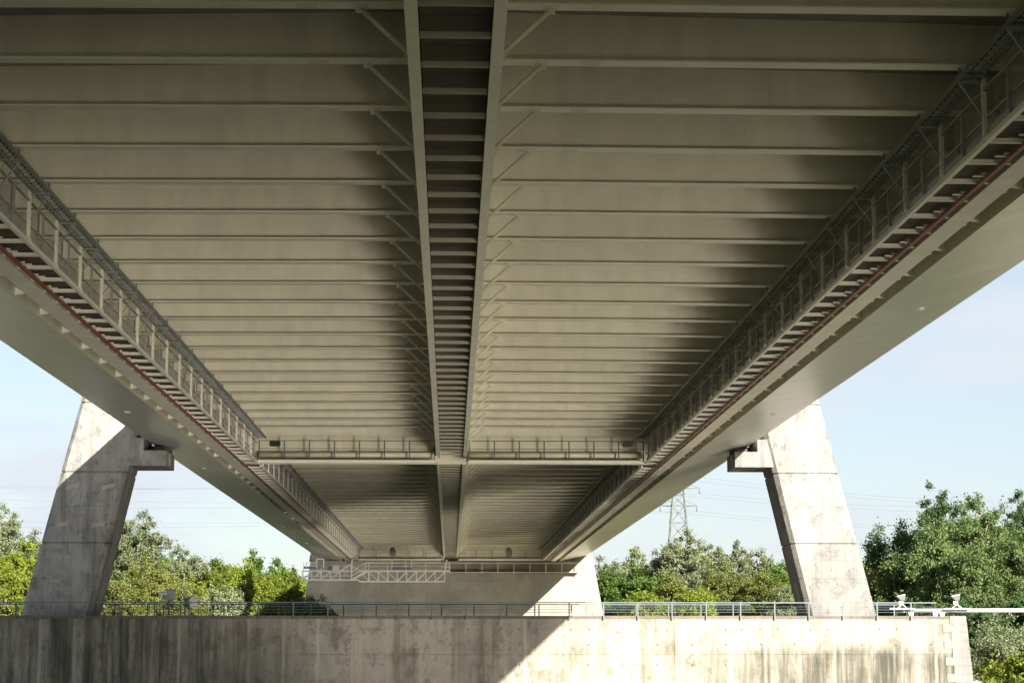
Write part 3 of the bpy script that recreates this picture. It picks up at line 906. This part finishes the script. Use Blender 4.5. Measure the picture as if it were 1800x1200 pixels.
for x0, x1, y0, y1 in ((80, 288, 330, 350), (1015, 1110, 338, 354), (1122, 1218, 338, 354)):
    a, b_ = G(x0, y1), G(x1, y0)
    MB().box(a.x, b_.x, 0.3, 1.3, a.z, b_.z).build('tool_chest', 'blue_paint', gn)
for x0, x1, y0, y1 in ((215, 290, 250, 345), (1012, 1220, 257, 350)):
    for dy in (0.2, 1.4):
        gb('lift_frame', G(x0, y1, dy), G(x0, y0, dy), 0.09); gb('lift_frame', G(x1, y1, dy), G(x1, y0, dy), 0.09)
        gb('lift_frame', G(x0, y0, dy), G(x1, y0, dy), 0.09)
gb('lift_frame', G(1152, 257, 0.2), G(1152, 350, 0.2), 0.08)
gb('hand_rail', G(80, 290, 0.2), G(215, 295, 0.2), 0.06); gb('hand_rail', G(80, 322, 0.2), G(215, 322, 0.2), 0.05)
for x in (80, 112, 232, 268): gb('rail_post', G(x, 288 if x < 200 else 330, 0.2), G(x, 376 if x < 200 else 466, 0.2), 0.06)
a, b_ = G(390, 402, -0.15), G(457, 320, -0.15)
MB().box(a.x, b_.x, a.y - 0.04, a.y, a.z, b_.z).build('notice_board', 'white_paint', gn)
a, b_ = G(335, 372), G(372, 330)
MB().box(a.x, b_.x, 0.3, 0.9, a.z, b_.z).build('winch', 'dark_device', gn)
for x in (505, 540):
    gb('ladder_rail', G(x, 315, 0.8), G(x, 465, 0.8), 0.06)
for k in range(9):
    gb('ladder_rung', G(505, 325 + 16 * k, 0.8), G(540, 325 + 16 * k, 0.8), 0.04)
for x, yt in ((585, 262), (1582, 262)):
    gb('hanger', G(x, yt, 0.3), G(x, 385, 0.3), 0.16); gb('hanger', G(x, yt, 1.3), G(x, 385, 1.3), 0.16)
    for dy in (0.2, 1.4):
        for s_ in (-1, 1):
            c_ = G(x - 24 + s_ * 14, 276, dy)
            MB().tube(c_ - Vector((0.09, 0, 0)), c_ + Vector((0.09, 0, 0)), 0.17, 14).build('trolley_wheel', 'dark_device', gn)
    gb('trolley_frame', G(x - 50, 268, 0.2), G(x + 18, 268, 0.2), 0.14); gb('trolley_frame', G(x - 10, 275, 0.1), G(x - 10, 275, 1.5), 0.12)

# ------------------------------------------------------------------ power line
TY = 500.0
tb = at(1195, 1100, TY)
tw = thing('transmission_tower', 'green grey lattice electricity tower rising behind the silvery trees', 'tower', tb)
def tz(py): return at(1195, py, TY).z - tb.z
H0, H1 = 0.0, tz(820)
def half(z): return 3.9 + (1.2 - 3.9) * min(1, z / tz(860))
nodes = [tz(p) for p in (1100, 1045, 995, 950, 918, 888, 870, 857, 840, 820)]
cs = ((-1, -1), (1, -1), (1, 1), (-1, 1))
for i in range(len(nodes) - 1):
    za, zb_ = nodes[i], nodes[i + 1]
    ha, hb = half(za), half(zb_)
    for j, (cx, cy) in enumerate(cs):
        MB().bar((cx * ha, cy * ha, za), (cx * hb, cy * hb, zb_), 0.24).build('leg', 'tower_steel', tw)
        nx, ny = cs[(j + 1) % 4]
        MB().bar((cx * ha, cy * ha, za), (nx * hb, ny * hb, zb_), 0.12).build('lattice_bar', 'tower_steel', tw)
        MB().bar((nx * ha, ny * ha, za), (cx * hb, cy * hb, zb_), 0.12).build('lattice_bar', 'tower_steel', tw)
        MB().bar((cx * hb, cy * hb, zb_), (nx * hb, ny * hb, zb_), 0.12).build('lattice_bar', 'tower_steel', tw)
arms = []
for z, reach in ((tz(889), 4.3), (tz(858), 5.0), (tz(828), 4.0)):
    for s_ in (-1, 1):
        MB().bar((s_ * half(z), -half(z), z), (s_ * reach, 0, z + 0.1), 0.16).bar((s_ * half(z), half(z), z), (s_ * reach, 0, z + 0.1), 0.16).bar((s_ * half(z), 0, z + 1.3), (s_ * reach, 0, z + 0.15), 0.13).build('cross_arm', 'tower_steel', tw)
        tip = tb + Vector((s_ * reach, 0, z))
        arms.append(tip)
        MB().tube(tip - tb, tip - tb + Vector((s_ * 0.0, 0, -1.2)), 0.13, 8).build('insulator', 'dark_device', tw)
def wire(a, b_, sag, i):
    v = []; N = 28
    m_ = MB()
    pts = [a.lerp(b_, k / N) - Vector((0, 0, sag * 4 * (k / N) * (1 - k / N))) for k in range(N + 1)]
    o0 = pts[0]
    for p, q_ in zip(pts[:-1], pts[1:]): m_.tube(p - o0, q_ - o0, 0.035, 5, caps=False)
    o = m_.build('power_line', 'wire'); o.location = o0
    return o
ends_r = [(1494, 918), (1494, 913), (1494, 886), (1494, 879), (1494, 866), (1494, 860)]
ends_l = [(0, 914), (0, 904), (0, 880), (0, 866), (0, 845), (0, 842)]
for i, tip in enumerate(arms):
    lo = tip + Vector((0, 0, -1.2))
    def ext(pxy, Yw, k):
        p = at(pxy[0], pxy[1], Yw)
        return lo + (p - lo) * k
    r = wire(lo, ext(ends_r[i], 520, 2.0), 1.0, i)
    tag(r, 'thin overhead power line running behind the sunlit pylon leg', 'power line', 'power lines behind the sunlit pylon leg')
    l = wire(ext(ends_l[i], 440, 1.3), lo, 2.0, i)
    tag(l, 'thin overhead power line running behind the shaded pylon leg', 'power line', 'power lines behind the shaded pylon leg')

# ------------------------------------------------------------------ trees
rng = np.random.default_rng(11)
def leaves_mesh(name, mat, pts, nrm, size, aspect=1.7):
    n = len(pts)
    t1 = np.cross(nrm, rng.normal(size=(n, 3))); t1 /= np.linalg.norm(t1, axis=1)[:, None] + 1e-9
    t2 = np.cross(nrm, t1)
    s = size * rng.uniform(0.6, 1.3, n)[:, None]
    a, b_ = t1 * s * aspect * 0.5, t2 * s * 0.5
    bend = nrm * s * 0.15
    v = np.stack([pts - a, pts - b_ * 1.0 + bend, pts + a, pts + b_ * 1.0 + bend], 1).reshape(-1, 3)
    me = bpy.data.meshes.new(name)
    me.vertices.add(4 * n); me.vertices.foreach_set('co', v.astype(np.float32).ravel())
    me.loops.add(4 * n); me.loops.foreach_set('vertex_index', np.arange(4 * n, dtype=np.int32))
    me.polygons.add(n); me.polygons.foreach_set('loop_start', np.arange(0, 4 * n, 4, dtype=np.int32))
    me.update(calc_edges=True)
    me.materials.append(MATS[mat])
    return me
def unit(n):
    v = rng.normal(size=(n, 3)); return v / np.linalg.norm(v, axis=1)[:, None]
def crown(mat, R, H, low, lobes, size, dens, spread=1.0):
    """a crown of leafy clumps on several uneven lobes; R half width, H height, low: bare stem below"""
    L = [(np.array([0, 0, H * 0.74]), np.array([R * 0.50, R * 0.50, H * 0.25]))]
    for i in range(lobes):
        g = i * 2.4 + rng.uniform(-0.5, 0.5)
        f = (i + 0.5) / lobes
        zc = low + (H - low) * (0.22 + 0.58 * f)
        out = R * (0.64 - 0.34 * max(0, f - 0.35)) * rng.uniform(0.7, 1.1) * spread
        rr = R * rng.uniform(0.24, 0.44)
        L.append((np.array([out * math.cos(g), out * math.sin(g), zc]), np.array([rr, rr, min((H - low) * 0.27, rr * rng.uniform(0.9, 1.5))])))
    P_, N_, C_ = [], [], []
    for c, r in L:
        area = r[0] * r[2] * 12.0
        nc = max(6, int(area * dens * 0.50))
        for _ in range(nc):
            d = unit(1)[0]
            if d[2] < -0.55: d[2] *= -0.5
            q = c + d * r * rng.uniform(0.70, 1.10)
            if q[2] < 0.1: q[2] = 0.1 + rng.uniform(0, 0.5)
            q[2] = min(q[2], H)
            cr_ = rng.uniform(0.32, 0.72) * (size / 0.15) ** 0.5
            per = int(95 * rng.uniform(0.7, 1.3))
            dd = unit(per)
            P_.append(q + rng.normal(size=(per, 3)) * cr_ * 0.46 * np.array([1, 1, 0.8]) + d * cr_ * rng.exponential(0.32, per)[:, None])
            N_.append(dd * 0.7 + d * 0.5 + unit(per) * 0.6 + np.array([0, 0, 0.25]))
            C_.append(q)
    p = np.concatenate(P_); n = np.concatenate(N_); n /= np.linalg.norm(n, axis=1)[:, None]
    return leaves_mesh('crown', mat, p, n, size), C_, L
def trunk_mesh(L, H, R):
    m_ = MB(); r = 0.028 * H
    m_.tube((0, 0, -0.4), (0.02 * R, 0, H * 0.4), r, 9, r * 0.7)
    m_.tube((0.02 * R, 0, H * 0.4), (0, 0, H * 0.9), r * 0.7, 8, r * 0.15)
    for c, rr in L[1:]:
        zb_ = max(0.3, min(H * 0.6, c[2] - 0.25 * H))
        mid = Vector((c[0] * 0.55, c[1] * 0.55, c[2] - 0.06 * H))
        m_.tube((0, 0, zb_), mid, r * 0.42, 6, r * 0.28); m_.tube(mid, (c[0], c[1], c[2] + rr[2] * 0.6), r * 0.28, 6, r * 0.06)
    return m_.mesh('trunk', 'bark')
KIND = {  # material, bare stem share, lobes, leaf size, density, spread
    'silver': ('leaf_silver', 0.10, 14, 0.30, 1.0, 1.0), 'bright': ('leaf_bright', 0.0, 13, 0.32, 1.0, 1.1), 'olive': ('leaf_olive', 0.0, 13, 0.28, 1.1, 1.1),
    'green': ('leaf_green', 0.02, 12, 0.36, 0.9, 1.1), 'dark': ('leaf_dark', 0.05, 16, 0.30, 1.0, 1.0), 'big': ('leaf_greygreen', 0.04, 24, 0.26, 1.3, 1.15),
    'shrub': ('leaf_silver', 0.0, 9, 0.20, 2.0, 1.1)}
count = {}
def tree(key, px, top, halfw, Y, name, label, cat='tree', group=None, base=-1.95, widen=1.3):
    if px < 1500 and key != 'shrub': Y = 256 + (Y - 160) * 0.8 if not 'far pier' in label or 'leg' in label else 252
    p = at(px, top, Y)
    mat, bare, lobes, size, dens, spread = KIND[key]
    if px > 1500 and key in ('dark', 'big'): widen = 1.12
    R = halfw * Y / F_PX * widen
    H = p.z - base
    base_at = (p.x, Y, base)
    far_k = max(1.0, Y / 230)
    me, cs, L = crown(mat, R, H, bare * H, lobes, size * 0.50 * far_k, dens / far_k, spread)
    t_ = thing(name, label, cat, base_at, group)
    put('crown', me, t_); put('trunk', trunk_mesh(L, H, R), t_)
    return t_
g1 = 'silvery trees on the radio dish side'
L1 = 'silvery leaved tree among the trees on the radio dish side'
for px, top, hw, Y in ((12, 893, 42, 190), (55, 925, 30, 200), (-60, 900, 60, 195), (318, 962, 30, 262), (345, 975, 24, 270)):
    tree('silver', px, top, hw, Y, 'silver_tree', L1, group=g1)
tree('silver', 245, 905, 56, 205, 'silver_tree', 'tall silvery poplar standing directly behind the shaded pylon leg')
g2 = 'yellow green bushes on the radio dish side'
L2 = 'yellow green leafy bush among the bushes on the radio dish side'
for px, top, hw, Y in ((55, 950, 50, 170), (10, 985, 40, 160), (445, 1006, 48, 200), (385, 1000, 46, 230), (498, 1008, 40, 210), (340, 1012, 44, 190), (425, 985, 40, 300), (530, 1025, 26, 230), (-70, 970, 60, 165)):
    tree('bright', px, top, hw, Y, 'bright_bush', L2, 'bush', g2)
g3 = 'olive bushes on the radio dish side'
L3 = 'olive green bush behind the railing on the radio dish side'
for px, top, hw, Y in ((283, 985, 52, 165), (230, 1010, 44, 160), (330, 1030, 36, 160)):
    tree('olive', px, top, hw, Y, 'olive_bush', L3, 'bush', g3)
g4 = 'distant green trees on the radio dish side'
L4 = 'distant mid green tree beyond the bushes on the radio dish side'
for px, top, hw, Y in ((445, 971, 26, 330), (486, 982, 22, 330), (375, 988, 34, 340), (300, 975, 40, 330), (520, 1000, 36, 340), (410, 995, 40, 360), (130, 960, 60, 330), (200, 985, 50, 300)):
    tree('green', px, top, hw, Y, 'green_tree', L4, 'tree', g4)
g5 = 'dark shrubs before the far pier'
for px, top, hw, Y in ((543, 1045, 17, 225), (563, 1050, 14, 225), (583, 1066, 11, 225), (525, 1052, 20, 222)):
    tree('dark', px, top, hw, Y, 'dark_shrub', 'small dark shrub growing in front of the far pier', 'shrub', g5)
tree('silver', 395, 1030, 34, 175, 'silver_shrub', 'pale silvery shrub behind the railing, beside the radio dish', 'shrub')
# the other side
g6_ = 'silvery trees before the electricity tower'
L6 = 'silvery white leaved tree in the row before the electricity tower'
for px, top, hw, Y in ((1120, 962, 34, 330), (1165, 955, 36, 320), (1205, 936, 44, 310), (1255, 958, 34, 320), (1290, 955, 34, 330), (1330, 962, 30, 330), (1082, 985, 30, 340), (1060, 985, 30, 350), (1225, 985, 30, 250)):
    tree('silver', px, top, hw, Y, 'silver_tree', L6, group=g6_)
g7 = 'rounded green trees between far pier and sunlit leg'
L7 = 'rounded leafy green tree between the far pier and sunlit leg'
for px, top, hw, Y in ((1075, 1005, 40, 240), (1128, 1000, 48, 220), (1355, 988, 40, 330), (1375, 995, 36, 300), (1060, 1030, 30, 280), (1400, 1000, 44, 270)):
    tree('green', px, top, hw, Y, 'green_tree', L7, 'tree', g7)
g8 = 'olive bushes between far pier and sunlit leg'
L8 = 'olive green bush between the far pier and sunlit leg'
for px, top, hw, Y in ((1180, 1008, 34, 190), (1275, 998, 60, 200), (1345, 1010, 44, 190), (1535, 1008, 26, 170)):
    tree('olive', px, top, hw, Y, 'olive_bush', L8, 'bush', g8)
for px, top, hw, Y in ((1225, 1025, 30, 180), (1330, 1005, 30, 210), (1395, 1005, 30, 200), (1130, 1035, 40, 180)):
    tree('bright', px, top, hw, Y, 'bright_bush', 'yellow green bush between the far pier and sunlit leg', 'bush', 'yellow green bushes between far pier and sunlit leg')
tree('silver', 1380, 1020, 26, 170, 'silver_shrub', 'pale silvery shrub close behind the sunlit pylon leg', 'shrub')
g9 = 'dark trees beyond the wall corner'
L9 = 'dense dark green tree in the wood beyond the wall corner'
for px, top, hw, Y in ((1545, 925, 38, 200), (1592, 903, 42, 195), (1642, 852, 46, 190), (1685, 885, 42, 205), (1762, 888, 52, 200), (1822, 872, 52, 190), (1880, 880, 60, 200), (1528, 960, 30, 230), (1720, 905, 60, 215), (1620, 930, 60, 210)):
    tree('dark', px, top, hw, Y, 'dark_tree', L9, 'tree', g9)
tree('dark', 1788, 846, 24, 230, 'dark_tree', 'slender dark tree top rising above the wood beyond the wall corner')
g10 = 'big grey green trees beyond the wall corner'
L10 = 'big grey green tree with pale leaves beyond the wall corner'
for px, top, hw, Y in ((1715, 866, 66, 176), (1640, 925, 52, 165), (1792, 925, 60, 168), (1578, 965, 36, 168), (1700, 950, 56, 160)):
    tree('big', px, top, hw, Y, 'grey_green_tree', L10, 'tree', g10)
g11 = 'silvery willow shrubs on the bank'
for px, top, hw, Y, base_ in ((1755, 1078, 44, 132, -5.0), (1800, 1090, 40, 136, -4.5), (1728, 1095, 22, 140, -4.5), (1860, 1080, 50, 134, -5)):
    tree('shrub', px, top, hw, Y, 'willow_shrub', 'silvery willow shrub on the bank below the white pipe', 'shrub', g11, base_)
for px, top, hw, Y, base_ in ((1788, 1148, 34, 124, -6.0), (1830, 1140, 40, 123, -6.0), (1745, 1182, 20, 123, -6.0)):
    tree('bright', px, top, hw, Y, 'bright_bush', 'bright green bush low on the bank past the wall corner', 'bush', 'bright bushes on the bank', base_)
for px, top, hw, Y, base_ in ((1725, 1060, 40, 150, -3.0), (1790, 1050, 60, 155, -3.0), (1690, 1050, 40, 155, -3), (1620, 1050, 50, 152, -3), (1860, 1050, 60, 152, -3)):
    tree('dark', px, top, hw, Y, 'dark_shrub', 'dark green undergrowth shrub behind the white pipe', 'shrub', 'dark undergrowth behind the white pipe', base_)
# rocks on the bank
import bmesh
for i in range(8):
    bm = bmesh.new()
    bmesh.ops.create_icosphere(bm, subdivisions=2, radius=1.0)
    for v in bm.verts:
        v.co *= random.uniform(0.78, 1.1)
    me = bpy.data.meshes.new('rock'); bm.to_mesh(me); bm.free(); me.materials.append(MATS['rock'])
    p = at(random.uniform(1703, 1765), random.uniform(1165, 1205), random.uniform(117, 121))
    o = put('rock', me, None, p)
    s_ = random.uniform(0.25, 0.55)
    o.scale = (s_ * 1.3, s_, s_ * 0.8); o.rotation_euler = (random.random(), random.random(), random.random() * 6)
    o.location.z = min(p.z, -2.2 - random.random() * 0.8)
    tag(o, 'grey rough stone on the bank at the foot of the wall corner', 'rock', 'stones at the wall corner')

# ------------------------------------------------------------------ labels that count out from a landmark
ORD = ['first', 'second', 'third', 'fourth', 'fifth', 'sixth', 'seventh', 'eighth', 'ninth', 'tenth', 'eleventh', 'twelfth']
def count_out(group, ref_x, head, tail):
    os_ = [o for o in COL.objects if o.parent is None and o.get('group') == group]
    os_.sort(key=lambda o: abs((o.location.x / o.location.y) - ref_x))
    for i, o in enumerate(os_): o['label'] = '%s, %s out from %s' % (head, ORD[i], tail)
rp = (791 - 900) / F_PX + math.tan(YAW)
def slope(px): return at(px, 1000, 1000.0).x / 1000.0
count_out(g1, slope(540), 'silvery leaved tree', 'the far pier on the radio dish side')
count_out(g2, slope(540), 'yellow green leafy bush', 'the far pier on the radio dish side')
count_out(g3, slope(345), 'olive green bush behind the railing', 'the radio dish')
count_out(g4, slope(540), 'distant mid green tree beyond the bushes', 'the far pier')
count_out(g5, slope(600), 'small dark shrub before the far pier', 'the middle of the pier')
count_out(g6_, slope(1040), 'silvery tree near the electricity tower', 'the sunlit end of the far pier')
count_out(g7, slope(1040), 'rounded leafy green tree', 'the sunlit end of the far pier')
count_out(g8, slope(1040), 'olive green bush', 'the sunlit end of the far pier')
count_out('yellow green bushes between far pier and sunlit leg', slope(1040), 'yellow green bush', 'the sunlit end of the far pier')
count_out(g9, slope(1500), 'dense dark green tree beyond the wall corner', 'the sunlit leg')
count_out(g10, slope(1500), 'big grey green tree with pale leaves', 'the sunlit pylon leg')
count_out(g11, slope(1700), 'silvery willow shrub on the bank', 'the stone wall corner')
count_out('bright bushes on the bank', slope(1700), 'bright green bush low on the bank', 'the stone wall corner')
count_out('dark undergrowth behind the white pipe', slope(1540), 'dark undergrowth shrub behind the white pipe', 'the sunlit leg')
for grp, leg_ in (('power lines behind the sunlit pylon leg', 'sunlit'), ('power lines behind the shaded pylon leg', 'shaded')):
    os_ = [o for o in COL.objects if o.get('group') == grp]
    def mean_z(o):
        a_ = o.matrix_basis @ o.data.vertices[len(o.data.vertices) // 2].co
        return a_.z
    os_.sort(key=mean_z)
    for i, o in enumerate(os_): o['label'] = 'thin overhead power line behind the %s pylon leg, %s wire up' % (leg_, ORD[i])
